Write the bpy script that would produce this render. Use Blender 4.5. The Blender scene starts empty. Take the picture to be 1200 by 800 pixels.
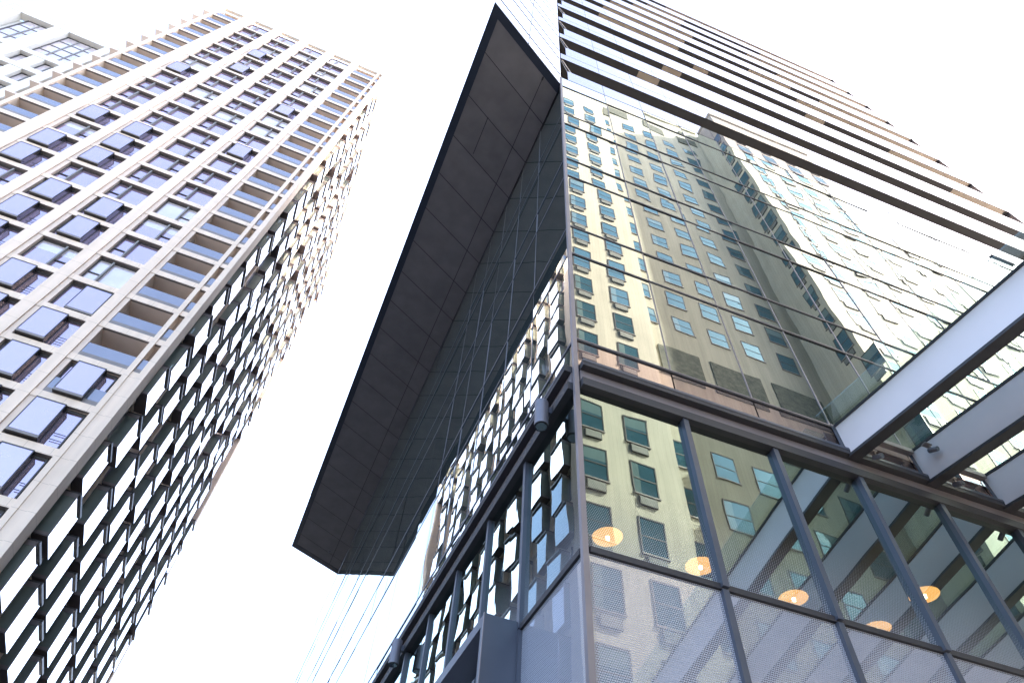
import bpy, math, random
from mathutils import Matrix, Vector

S = bpy.context.scene
C = S.collection
rnd = random.Random(7)

# ---------------------------------------------------------------- camera
EYE = 1.6
cam_d = bpy.data.cameras.new('camera')
cam_d.sensor_width = 36.0
cam_d.lens = 786.8 / 1200.0 * 36.0
cam_d.clip_start = 0.1
cam_d.clip_end = 6000
cam = bpy.data.objects.new('camera', cam_d)
C.objects.link(cam)
FWD = Vector((0.19215, 0.54326, 0.81728))
UP = Vector((-0.34790, -0.74100, 0.57435))
RIGHT = FWD.cross(UP).normalized()
UP = RIGHT.cross(FWD).normalized()
FWD.normalize()
mw = Matrix((RIGHT, UP, -FWD)).transposed().to_4x4()
mw.translation = (0, 0, EYE)
cam.matrix_world = mw
S.camera = cam

# ---------------------------------------------------------------- sky and sun
SUN_AZ, SUN_EL = 76.0, 42.0          # azimuth clockwise from +Y (down the street)
W = bpy.data.worlds.new('World')
S.world = W
W.use_nodes = True
nt = W.node_tree
sky = nt.nodes.new('ShaderNodeTexSky')
sky.sky_type = 'NISHITA'
sky.sun_disc = False
sky.sun_elevation = math.radians(SUN_EL)
sky.sun_rotation = math.radians(SUN_AZ)
sky.air_density = 1.0
sky.dust_density = 3.5
sky.ozone_density = 1.0
nt.links.new(sky.outputs[0], nt.nodes['Background'].inputs[0])
nt.nodes['Background'].inputs[1].default_value = 0.15

sl = bpy.data.lights.new('sun', 'SUN')
sl.energy = 3.0
sl.angle = math.radians(0.5)
sl.color = (1.0, 0.93, 0.82)
so = bpy.data.objects.new('sun', sl)
C.objects.link(so)
sd = Vector((math.sin(math.radians(SUN_AZ)) * math.cos(math.radians(SUN_EL)),
             math.cos(math.radians(SUN_AZ)) * math.cos(math.radians(SUN_EL)),
             math.sin(math.radians(SUN_EL))))
so.rotation_euler = sd.to_track_quat('Z', 'Y').to_euler()

vs = S.view_settings
vs.view_transform = 'Standard'
vs.look = 'None'
vs.gamma = 1.0
vs.use_curve_mapping = False
vs.exposure = 2.95
S.cycles.use_denoising = True
S.cycles.max_bounces = 12
S.cycles.glossy_bounces = 8
S.cycles.transparent_max_bounces = 16
S.cycles.sample_clamp_indirect = 6.0
S.cycles.caustics_reflective = False
S.cycles.caustics_refractive = False

# ---------------------------------------------------------------- materials
def mat(name):
    m = bpy.data.materials.new(name)
    m.use_nodes = True
    n = m.node_tree.nodes
    n.clear()
    out = n.new('ShaderNodeOutputMaterial')
    return m, n, m.node_tree.links, out

def noise_col(n, l, a, b, scale, detail=4.0, coord='Object', rough=0.6):
    tc = n.new('ShaderNodeTexCoord')
    nz = n.new('ShaderNodeTexNoise')
    nz.inputs['Scale'].default_value = scale
    nz.inputs['Detail'].default_value = detail
    nz.inputs['Roughness'].default_value = rough
    l.new(tc.outputs[coord], nz.inputs['Vector'])
    cr = n.new('ShaderNodeValToRGB')
    cr.color_ramp.elements[0].position = 0.3
    cr.color_ramp.elements[1].position = 0.7
    cr.color_ramp.elements[0].color = (*a, 1)
    cr.color_ramp.elements[1].color = (*b, 1)
    l.new(nz.outputs['Fac'], cr.inputs['Fac'])
    return cr.outputs['Color'], tc, nz

def plain(name, a, b=None, scale=1.5, rough=0.7, metal=0.0, spec=0.4, joints=None, bump=0.0, streak=0.0):
    """Noise-mottled surface; joints=(width, height, axis) draws thin panel joints."""
    m, n, l, out = mat(name)
    if b is None:
        b = tuple(min(1, c * 1.15) for c in a)
    col, tc, nz = noise_col(n, l, a, b, scale)
    p = n.new('ShaderNodeBsdfPrincipled')
    p.inputs['Roughness'].default_value = rough
    p.inputs['Metallic'].default_value = metal
    p.inputs['Specular IOR Level'].default_value = spec
    if joints:
        w, h, jw = joints
        sx = n.new('ShaderNodeSeparateXYZ')
        l.new(tc.outputs['Object'], sx.inputs[0])
        ad = n.new('ShaderNodeMath'); ad.operation = 'ADD'
        l.new(sx.outputs['X'], ad.inputs[0]); l.new(sx.outputs['Y'], ad.inputs[1])
        last = None
        for src, per in ((ad.outputs[0], w), (sx.outputs['Z'], h)):
            d = n.new('ShaderNodeMath'); d.operation = 'DIVIDE'
            l.new(src, d.inputs[0]); d.inputs[1].default_value = per
            f = n.new('ShaderNodeMath'); f.operation = 'FRACT'
            l.new(d.outputs[0], f.inputs[0])
            g = n.new('ShaderNodeMath'); g.operation = 'LESS_THAN'
            l.new(f.outputs[0], g.inputs[0]); g.inputs[1].default_value = jw / per
            if last is None:
                last = g
            else:
                mx = n.new('ShaderNodeMath'); mx.operation = 'MAXIMUM'
                l.new(last.outputs[0], mx.inputs[0]); l.new(g.outputs[0], mx.inputs[1])
                last = mx
        mix = n.new('ShaderNodeMixRGB'); mix.blend_type = 'MULTIPLY'
        mix.inputs['Color2'].default_value = (0.62, 0.6, 0.58, 1)
        l.new(last.outputs[0], mix.inputs['Fac']); l.new(col, mix.inputs['Color1'])
        col = mix.outputs[0]
    if streak:
        mp = n.new('ShaderNodeMapping'); mp.inputs['Scale'].default_value = (1.6, 1.6, 0.09)
        l.new(tc.outputs['Object'], mp.inputs['Vector'])
        n3 = n.new('ShaderNodeTexNoise'); n3.inputs['Scale'].default_value = 1.3; n3.inputs['Detail'].default_value = 6.0
        l.new(mp.outputs[0], n3.inputs['Vector'])
        r3 = n.new('ShaderNodeMapRange'); r3.inputs['From Min'].default_value = 0.35; r3.inputs['From Max'].default_value = 0.65
        r3.inputs['To Min'].default_value = 1.0 - streak; r3.inputs['To Max'].default_value = 1.0
        l.new(n3.outputs['Fac'], r3.inputs['Value'])
        cmb = n.new('ShaderNodeCombineXYZ')
        for q in range(3): l.new(r3.outputs[0], cmb.inputs[q])
        m3 = n.new('ShaderNodeMixRGB'); m3.blend_type = 'MULTIPLY'; m3.inputs['Fac'].default_value = 1.0
        l.new(col, m3.inputs['Color1']); l.new(cmb.outputs[0], m3.inputs['Color2'])
        col = m3.outputs[0]
    l.new(col, p.inputs['Base Color'])
    if bump:
        nz2 = n.new('ShaderNodeTexNoise'); nz2.inputs['Scale'].default_value = 40
        l.new(tc.outputs['Object'], nz2.inputs['Vector'])
        bp = n.new('ShaderNodeBump'); bp.inputs['Strength'].default_value = bump
        bp.inputs['Distance'].default_value = 0.02
        l.new(nz2.outputs['Fac'], bp.inputs['Height']); l.new(bp.outputs[0], p.inputs['Normal'])
    l.new(p.outputs[0], out.inputs[0])
    return m

def glass_factor(n, l, base, power=3.0, gain=1.0):
    lw = n.new('ShaderNodeLayerWeight'); lw.inputs['Blend'].default_value = 0.5
    pw = n.new('ShaderNodeMath'); pw.operation = 'POWER'; pw.inputs[1].default_value = power
    l.new(lw.outputs['Facing'], pw.inputs[0])
    ma = n.new('ShaderNodeMath'); ma.operation = 'MULTIPLY_ADD'; ma.use_clamp = True
    l.new(pw.outputs[0], ma.inputs[0]); ma.inputs[1].default_value = (1 - base) * gain
    ma.inputs[2].default_value = base
    return ma.outputs[0]

def wavy(n, l, scale, strength, dist=0.02):
    tc = n.new('ShaderNodeTexCoord')
    nz = n.new('ShaderNodeTexNoise'); nz.inputs['Scale'].default_value = scale
    nz.inputs['Detail'].default_value = 1.0
    l.new(tc.outputs['Object'], nz.inputs['Vector'])
    bp = n.new('ShaderNodeBump'); bp.inputs['Strength'].default_value = strength
    bp.inputs['Distance'].default_value = dist
    l.new(nz.outputs['Fac'], bp.inputs['Height'])
    return bp.outputs[0], tc

def mirror_glass(name, body, tint, base, power=3.0, gain=1.0, wave=(0.6, 0.1), rough=0.0):
    """Coated facade glass in front of a dark interior."""
    m, n, l, out = mat(name)
    d = n.new('ShaderNodeBsdfDiffuse')
    col, tc0, _ = noise_col(n, l, tuple(c * 0.8 for c in body), tuple(c * 1.2 for c in body), 0.35)
    l.new(col, d.inputs['Color'])
    g = n.new('ShaderNodeBsdfGlossy'); g.inputs['Color'].default_value = (*tint, 1)
    g.inputs['Roughness'].default_value = rough
    nrm, _ = wavy(n, l, wave[0], wave[1])
    l.new(nrm, g.inputs['Normal'])
    mx = n.new('ShaderNodeMixShader')
    l.new(glass_factor(n, l, base, power, gain), mx.inputs[0])
    l.new(d.outputs[0], mx.inputs[1]); l.new(g.outputs[0], mx.inputs[2])
    l.new(mx.outputs[0], out.inputs[0])
    return m

def clear_glass(name, tint, see, base, power=3.0, frit=None, wave=(0.7, 0.08), gain=1.0):
    """Glass one can look through; frit=(pitch, z_dense, z_none, r_max, color) prints ceramic dots."""
    m, n, l, out = mat(name)
    t = n.new('ShaderNodeBsdfTransparent'); t.inputs['Color'].default_value = (*see, 1)
    g = n.new('ShaderNodeBsdfGlossy'); g.inputs['Color'].default_value = (*tint, 1)
    g.inputs['Roughness'].default_value = 0.0
    nrm, tc = wavy(n, l, *wave)
    l.new(nrm, g.inputs['Normal'])
    mx = n.new('ShaderNodeMixShader')
    l.new(glass_factor(n, l, base, power, gain), mx.inputs[0])
    l.new(t.outputs[0], mx.inputs[1]); l.new(g.outputs[0], mx.inputs[2])
    res = mx.outputs[0]
    if frit:
        pitch, z0, z1, rmax, rmin, fcol, behind = frit
        sx = n.new('ShaderNodeSeparateXYZ'); l.new(tc.outputs['Object'], sx.inputs[0])
        def M(op, a, b=None, clamp=False):
            q = n.new('ShaderNodeMath'); q.operation = op; q.use_clamp = clamp
            for i, v in enumerate((a, b)):
                if v is None: continue
                if isinstance(v, (int, float)): q.inputs[i].default_value = v
                else: l.new(v, q.inputs[i])
            return q.outputs[0]
        h = M('ADD', sx.outputs['X'], sx.outputs['Y'])
        zz = M('DIVIDE', sx.outputs['Z'], pitch)
        row = M('MULTIPLY', M('FLOOR', zz), 0.5)
        a = M('SUBTRACT', M('FRACT', M('ADD', M('DIVIDE', h, pitch), row)), 0.5)
        b = M('SUBTRACT', M('FRACT', zz), 0.5)
        dist = M('SQRT', M('ADD', M('MULTIPLY', a, a), M('MULTIPLY', b, b)))
        mr = n.new('ShaderNodeMapRange')
        mr.inputs['From Min'].default_value = z0; mr.inputs['From Max'].default_value = z1
        mr.inputs['To Min'].default_value = rmax; mr.inputs['To Max'].default_value = rmin
        l.new(sx.outputs['Z'], mr.inputs['Value'])
        dot = M('LESS_THAN', dist, mr.outputs[0])
        fd = n.new('ShaderNodeBsdfPrincipled')
        fd.inputs['Base Color'].default_value = (*fcol, 1)
        fd.inputs['Roughness'].default_value = 0.25
        fd.inputs['Specular IOR Level'].default_value = 0.6
        m2 = n.new('ShaderNodeMixShader')
        l.new(dot, m2.inputs[0]); l.new(res, m2.inputs[1]); l.new(fd.outputs[0], m2.inputs[2])
        res = m2.outputs[0]
    l.new(res, out.inputs[0])
    return m

def emit(name, col, strength):
    m, n, l, out = mat(name)
    e = n.new('ShaderNodeEmission')
    e.inputs['Color'].default_value = (*col, 1); e.inputs['Strength'].default_value = strength
    l.new(e.outputs[0], out.inputs[0])
    return m

M = {}
M['limestone'] = plain('limestone', (0.82, 0.65, 0.515), (0.88, 0.71, 0.575), 0.9, 0.75, joints=(1.2, 1.56, 0.018), bump=0.08, streak=0.12)
M['limestone_rebate'] = plain('limestone rebate', (0.68, 0.54, 0.44), (0.76, 0.61, 0.505), 1.2, 0.75)
M['balcony_render'] = plain('balcony render', (0.70, 0.58, 0.50), (0.76, 0.64, 0.56), 0.8, 0.8)
M['bronze'] = plain('dark bronze frame', (0.040, 0.036, 0.036), (0.055, 0.050, 0.049), 2.0, 0.45, spec=0.5)
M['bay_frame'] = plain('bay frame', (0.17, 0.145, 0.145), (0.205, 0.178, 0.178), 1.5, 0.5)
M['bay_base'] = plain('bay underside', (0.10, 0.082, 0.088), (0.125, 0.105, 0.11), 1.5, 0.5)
M['bay_dark_glass'] = mirror_glass('dark bay side glass', (0.03, 0.03, 0.034), (0.85, 0.85, 0.95), 0.06, 3.0, 0.35)
M['taupe_metal'] = plain('taupe metal', (0.20, 0.175, 0.165), (0.24, 0.21, 0.20), 1.5, 0.5)
M['grey_mullion'] = plain('grey mullion', (0.22, 0.21, 0.20), (0.27, 0.26, 0.25), 1.5, 0.5)
M['window_glass'] = mirror_glass('window glass', (0.24, 0.18, 0.235), (0.98, 0.805, 0.94), 0.43, 3.0, 0.8, (0.5, 0.06))
M['curtain_glass'] = mirror_glass('window glass with pale curtain', (0.60, 0.55, 0.57), (1.0, 0.88, 0.95), 0.30, 3.0, 0.8, (0.5, 0.06))
M['box_side_glass'] = mirror_glass('bay side glass', (0.22, 0.26, 0.24), (0.80, 0.92, 0.88), 0.26, 3.0, 0.8, (0.7, 0.15))
M['box_front_glass'] = mirror_glass('bay front glass', (0.12, 0.13, 0.14), (0.95, 0.97, 1.0), 0.55, 2.0, 1.0, (0.5, 0.05))
M['balustrade_glass'] = mirror_glass('balustrade glass', (0.12, 0.125, 0.155), (0.92, 0.86, 0.90), 0.20, 3.0, 0.8, (0.4, 0.03))
M['facade_glass'] = mirror_glass('facade glass', (0.038, 0.047, 0.045), (0.96, 1.0, 0.97), 0.44, 2.6, 0.58, (0.55, 0.14))
M['spandrel_glass'] = mirror_glass('spandrel glass', (0.10, 0.085, 0.088), (0.95, 0.80, 0.78), 0.32, 2.6, 0.9, (0.5, 0.1))
M['tower_glass'] = mirror_glass('tower glass', (0.03, 0.045, 0.05), (0.97, 0.98, 1.0), 0.36, 2.4, 0.9, (0.4, 0.05))
M['white_glass'] = mirror_glass('pale balustrade glass', (0.10, 0.095, 0.115), (1.0, 0.96, 1.0), 0.18, 2.6, 0.42, (0.4, 0.04))
M['podium_glass'] = clear_glass('podium window glass', (0.84, 1.0, 0.96), (0.55, 0.60, 0.58), 0.31, 2.6,
                                frit=(0.021, 5.55, 6.9, 0.36, 0.0, (0.33, 0.33, 0.38), None), wave=(0.6, 0.28))
M['frit_glass'] = clear_glass('fritted podium glass', (0.95, 0.97, 1.0), (0.35, 0.36, 0.38), 0.45, 2.6,
                              frit=(0.021, 3.5, 6.0, 0.50, 0.43, (0.335, 0.335, 0.385), None), wave=(0.6, 0.2))
M['canopy_glass'] = clear_glass('canopy glass', (0.9, 1.0, 0.97), (0.84, 0.90, 0.87), 0.10, 4.0, wave=(0.5, 0.02))
M['navy_metal'] = plain('navy grey metal', (0.050, 0.055, 0.075), (0.062, 0.068, 0.092), 1.2, 0.38, spec=0.5)
M['mauve_metal'] = plain('mauve grey metal', (0.19, 0.165, 0.175), (0.23, 0.20, 0.21), 1.2, 0.4, metal=0.3)
M['joint_black'] = plain('black joint', (0.026, 0.024, 0.028), (0.034, 0.031, 0.035), 3.0, 0.6)
M['soffit'] = plain('soffit panel', (0.16, 0.148, 0.158), (0.185, 0.172, 0.182), 0.5, 0.55, streak=0.14)
M['soffit_b'] = plain('soffit panel, second batch', (0.148, 0.137, 0.147), (0.176, 0.163, 0.172), 0.7, 0.5, streak=0.14)
M['soffit_edge'] = plain('soffit edge', (0.016, 0.020, 0.034), (0.022, 0.027, 0.045), 0.8, 0.4)
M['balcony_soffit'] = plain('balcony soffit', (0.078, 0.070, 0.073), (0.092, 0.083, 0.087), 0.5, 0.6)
M['tan_painted_light'] = plain('tan painted light', (0.60, 0.475, 0.39), (0.68, 0.55, 0.46), 0.4, 0.6)  # warm reflected sunlight painted as colour; one balcony rail shares the tan
M['beam_paint'] = plain('canopy beam paint', (0.62, 0.555, 0.57), (0.68, 0.61, 0.625), 0.8, 0.45)
M['lamp_metal'] = plain('wall light metal', (0.13, 0.125, 0.15), (0.16, 0.155, 0.18), 2.0, 0.42, metal=0.2)
M['lens_glass'] = mirror_glass('lamp lens', (0.06, 0.07, 0.07), (0.9, 0.95, 0.95), 0.2)
M['interior'] = plain('dark interior', (0.055, 0.06, 0.06), (0.08, 0.085, 0.08), 0.6, 0.8)
M['interior_ceiling'] = plain('interior ceiling', (0.09, 0.095, 0.09), (0.12, 0.125, 0.12), 0.6, 0.8)
M['roof_metal'] = plain('roof cladding', (0.28, 0.28, 0.29), (0.34, 0.34, 0.35), 0.3, 0.6)
M['brick_pale'] = plain('pale yellow brick', (0.60, 0.565, 0.445), (0.70, 0.66, 0.525), 0.35, 0.85, joints=(0.22, 0.075, 0.008), streak=0.16)
M['brick_shade'] = plain('buff brick', (0.50, 0.475, 0.37), (0.58, 0.555, 0.44), 0.3, 0.85, joints=(0.22, 0.075, 0.008), streak=0.18)  # yellow brick darkened, recess shade put into the colour; cornices share it
M['teal_glass'] = mirror_glass('teal window glass', (0.045, 0.115, 0.155), (0.5, 0.82, 1.0), 0.07, 3.0, 0.2, (0.8, 0.2))
M['blind_glass'] = mirror_glass('glass over a drawn blind', (0.16, 0.24, 0.25), (0.6, 0.85, 1.0), 0.07, 3.0, 0.2, (0.8, 0.2))
M['ac_grille'] = plain('air conditioner grille', (0.16, 0.17, 0.15), (0.22, 0.22, 0.20), 6.0, 0.7)
M['louvre'] = plain('dark perforated brick', (0.05, 0.06, 0.045), (0.16, 0.16, 0.12), 3.2, 0.9)
M['render_white'] = plain('pale render', (0.66, 0.63, 0.58), (0.74, 0.71, 0.66), 0.5, 0.75)
M['asphalt'] = plain('asphalt', (0.042, 0.042, 0.044), (0.06, 0.06, 0.062), 0.8, 0.9, bump=0.2)
M['concrete'] = plain('pavement concrete', (0.30, 0.29, 0.275), (0.38, 0.37, 0.35), 0.7, 0.85, joints=(1.5, 1.5, 0.02))
M['ground'] = plain('city ground', (0.16, 0.155, 0.15), (0.22, 0.215, 0.21), 0.05, 0.9)
M['road_paint'] = plain('road paint', (0.70, 0.70, 0.68), (0.80, 0.80, 0.78), 3.0, 0.7)
M['lamp_shade'] = emit('lit lamp shade', (1.0, 0.47, 0.12), 0.42)
M['lamp_bulb'] = emit('lit bulb', (1.0, 0.80, 0.50), 1.6)

# ---------------------------------------------------------------- mesh helper
class MB:
    def __init__(s):
        s.v, s.f, s.m, s.mats = [], [], [], []
    def _mi(s, m):
        if m not in s.mats: s.mats.append(m)
        return s.mats.index(m)
    def poly(s, pts, m='limestone'):
        b = len(s.v)
        s.v += [tuple(p) for p in pts]
        s.f.append(tuple(range(b, b + len(pts)))); s.m.append(s._mi(m))
    def box(s, x0, x1, y0, y1, z0, z1, m='limestone', faces='all', bot=None):
        if x0 > x1: x0, x1 = x1, x0
        if y0 > y1: y0, y1 = y1, y0
        if z0 > z1: z0, z1 = z1, z0
        b = len(s.v); i = s._mi(m)
        s.v += [(x0, y0, z0), (x1, y0, z0), (x1, y1, z0), (x0, y1, z0), (x0, y0, z1), (x1, y0, z1), (x1, y1, z1), (x0, y1, z1)]
        for q in ((0, 3, 2, 1), (4, 5, 6, 7), (0, 1, 5, 4), (1, 2, 6, 5), (2, 3, 7, 6), (3, 0, 4, 7)):
            s.f.append(tuple(b + k for k in q)); s.m.append(i)
        if bot: s.m[-6] = s._mi(bot)
        return s
    def prism(s, base, z0, z1, m='limestone', mb=None, mt=None):
        """base: counter-clockwise list of (x, y)"""
        n = len(base); b = len(s.v); i = s._mi(m)
        s.v += [(x, y, z0) for x, y in base] + [(x, y, z1) for x, y in base]
        s.f.append(tuple(b + n - 1 - k for k in range(n))); s.m.append(s._mi(mb or m))
        s.f.append(tuple(b + n + k for k in range(n))); s.m.append(s._mi(mt or m))
        for k in range(n):
            j = (k + 1) % n
            s.f.append((b + k, b + j, b + n + j, b + n + k)); s.m.append(i)
        return s
    def tube(s, p0, p1, r0, r1=None, m='navy_metal', n=20, caps=True, mcap=None):
        p0, p1 = Vector(p0), Vector(p1)
        r1 = r0 if r1 is None else r1
        d = (p1 - p0).normalized()
        a = d.orthogonal().normalized(); c = d.cross(a)
        b = len(s.v); i = s._mi(m)
        for p, r in ((p0, r0), (p1, r1)):
            for k in range(n):
                t = 2 * math.pi * k / n
                s.v.append(tuple(p + a * (r * math.cos(t)) + c * (r * math.sin(t))))
        for k in range(n):
            j = (k + 1) % n
            s.f.append((b + k, b + j, b + n + j, b + n + k)); s.m.append(i)
        if caps:
            ic = s._mi(mcap or m)
            s.f.append(tuple(b + n - 1 - k for k in range(n))); s.m.append(ic)
            s.f.append(tuple(b + n + k for k in range(n))); s.m.append(ic)
        return s
    def mesh(s, name):
        me = bpy.data.meshes.new(name)
        me.from_pydata(s.v, [], s.f)
        for k in s.mats: me.materials.append(M[k])
        me.polygons.foreach_set('material_index', s.m)
        me.update()
        return me
    def build(s, name, parent=None, loc=(0, 0, 0), rz=0.0):
        return link(name, s.mesh(name), parent, loc, rz)

def link(name, me, parent=None, loc=(0, 0, 0), rz=0.0):
    o = bpy.data.objects.new(name, me)
    C.objects.link(o)
    o.parent = parent
    o.location = loc
    o.rotation_euler = (0, 0, rz)
    return o

def root(name, label, cat, loc=(0, 0, 0), rz=0.0, group=None):
    o = bpy.data.objects.new(name, None)
    C.objects.link(o)
    o.empty_display_size = 0.3
    o.location = loc; o.rotation_euler = (0, 0, rz)
    o['label'] = label; o['category'] = cat
    if group: o['group'] = group
    return o

def copy_tree(o, loc, label=None):
    r = o.copy(); C.objects.link(r); r.location = loc
    if label: r['label'] = label
    for ch in o.children:
        c = ch.copy(); C.objects.link(c); c.parent = r
        for g in ch.children:
            d = g.copy(); C.objects.link(d); d.parent = c
    return r

def structure(o):
    o['kind'] = 'structure'
    return o

def in_frame(p, margin=1.1):
    q = Vector(p) - Vector((0, 0, EYE))
    w = q.dot(FWD)
    if w <= 0.5: return None
    x, y = q.dot(RIGHT) / w, q.dot(UP) / w
    f = 786.8 / 600.0
    if abs(x * f) < margin and abs(y * f) < margin * 0.667: return w
    return None

def Z(z): return z + EYE           # heights were measured from the camera

# ---------------------------------------------------------------- ground
g = MB(); g.poly([(-1500, -1500, 0), (1500, -1500, 0), (1500, 1500, 0), (-1500, 1500, 0)], 'ground')
structure(g.build('ground'))
g = MB(); g.box(-8.4, -1.2, -300, 400, 0.004, 0.008, 'asphalt')
structure(g.build('road'))
g = MB()
for y in range(-40, 120, 6): g.box(-4.87, -4.73, y, y + 3, 0.0085, 0.012, 'road_paint')
structure(g.build('road_marking'))
g = MB(); g.box(-11.0, -8.4, 26.0, 300, 0.0, 0.13, 'concrete'); structure(g.build('pavement'))
g = MB(); g.box(-1.2, 2.4, 4.3, 300, 0.0, 0.13, 'concrete'); g.box(-1.2, 60, -3.2, 4.3, 0.0, 0.13, 'concrete')
structure(g.build('pavement'))

# ---------------------------------------------------------------- glass tower (right)
TH = math.radians(-2.583)
CX, CY = 2.493, 4.563
tower = root('glass_tower', 'dark glass tower with a cantilevered overhang, mirrored corner and pale stacked balconies', 'building', (CX, CY, 0), TH)
RL = -TH                            # rotation of the left face inside the tower (square to the street)
def loc_L(x, y):                    # world-aligned offset from the corner -> tower space
    c, s = math.cos(RL), math.sin(RL)
    return (x * c - y * s, x * s + y * c)

LEV = [(7.50, 9.90), (9.98, 10.93), (11.01, 13.36), (13.44, 14.37), (14.45, 16.86), (16.94, 17.68), (17.76, 20.36), (20.44, 21.36)]
EDG = [1.46 + 1.295 * k for k in range(-1, 60)]
EDG[0] = 0.0
LW = 23.5                           # width of the front face
# dark core behind the glass skin so nothing shows through the joints
core = MB()
lx, ly = loc_L(0.12, 60.0)
base = [(0.06, 0.06), (LW + 1.4, 0.06), (LW + 1.4, 60), (lx, ly)]
core.prism(base, Z(6.62), Z(21.3), 'joint_black', mt='roof_metal')
core.build('wall', tower)
core = MB()
base = [(0.05, 2.2), (LW, 2.2), (LW, 34.0), (0.05, 34.0)]
core.prism(base, Z(21.3), Z(57.0), 'tower_glass', mt='roof_metal')
core.build('wall', tower)
core = MB(); core.box(5.5, 22.0, 9.0, 33.95, Z(57.0), Z(80.0), 'roof_metal')  # unseen block added on the roof to shade the apartment tower
core.build('added_shade_block', tower)
core = MB(); core.box(5.5, 22.0, 34.05, 84.0, 0.1, Z(79.0), 'tower_glass', 'all')  # unseen wing added behind, carries that shade farther down the street
core.build('added_shade_wing', tower)

# glass panels, each a touch out of plane as real ones are
cand = []
for side in 'RL':
    for i in range(len(EDG) - 1):
        u0, u1 = EDG[i], EDG[i + 1]
        if side == 'R' and u1 > LW + 0.3: break
        if side == 'L' and u1 > 59: break
        for (z0, z1) in LEV:
            if side == 'L' and z0 > 20.4 and u0 > 25: pass
            if side == 'L' and z0 > 20.4: continue
            um, zm = (u0 + u1) / 2, (z0 + z1) / 2
            d = (um * um + 40 + zm * zm) ** 0.5
            cand.append((((u1 - u0) * (z1 - z0)) / d ** 2.4, side, u0, u1, z0, z1))
cand.sort(reverse=True)
rest = {'R': MB(), 'L': MB()}
def panel(mb, side, u0, u1, z0, z1, m, j=0.012, amp=0.0045):
    a, b, c = (rnd.uniform(-amp, amp) for _ in range(3))
    if side == 'L': j *= 0.5
    pts = [(u0 + j, 0.0 + a, Z(z0)), (u1 - j, 0.0 + b, Z(z0)), (u1 - j, b + c - a * 0.3, Z(z1)), (u0 + j, a + c, Z(z1))]
    if side == 'L': pts = [(q[1], q[0], q[2]) for q in pts][::-1]
    mb.poly(pts, m)
for k, (_, side, u0, u1, z0, z1) in enumerate(cand):
    if k < 100:
        mb = MB(); panel(mb, side, u0, u1, z0, z1, 'facade_glass')
        mb.build('glass_panel', tower, rz=(RL if side == 'L' else 0))
    else:
        panel(rest[side], side, u0, u1, z0, z1, 'facade_glass')
for side in 'RL':
    o = rest[side].build('glass_panel', tower, rz=(RL if side == 'L' else 0)); o['kind'] = 'stuff'

# horizontal caps between the glass storeys
for side, W_ in (('R', LW + 1.4), ('L', 59.0)):
    for k, (z0, z1) in enumerate(LEV):
        if side == 'L' and z0 > 20.4: continue
        mb = MB()
        if side == 'R': mb.box(-0.02, W_, -0.014, 0.05, Z(z0) - 0.064, Z(z0) - 0.012, 'joint_black'); mb.box(-0.02, W_, -0.018, -0.0145, Z(z0) - 0.030, Z(z0) - 0.014, 'mauve_metal')
        else: mb.box(-0.010, 0.05, 0.03, W_, Z(z0) - 0.062, Z(z0) - 0.018, 'navy_metal')
        mb.build('transom', tower, rz=(RL if side == 'L' else 0))
# slim vertical joints
mb = MB()
for u in EDG[1:]:
    if u < LW: mb.box(u - 0.009, u + 0.009, -0.008, 0.02, Z(7.5), Z(21.4), 'mauve_metal')
mb.build('vertical_joint', tower)
mb = MB()
for u in EDG[1:]:
    if u < 7.0: mb.box(-0.006, 0.02, u - 0.005, u + 0.005, Z(7.5), Z(20.4), 'lamp_metal')
mb.build('vertical_joint', tower, rz=RL)
mb = MB(); mb.box(-0.03, 0.03, -0.03, 0.03, 0.2, Z(21.3), 'mauve_metal')
mb.build('corner_post', tower)

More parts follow.
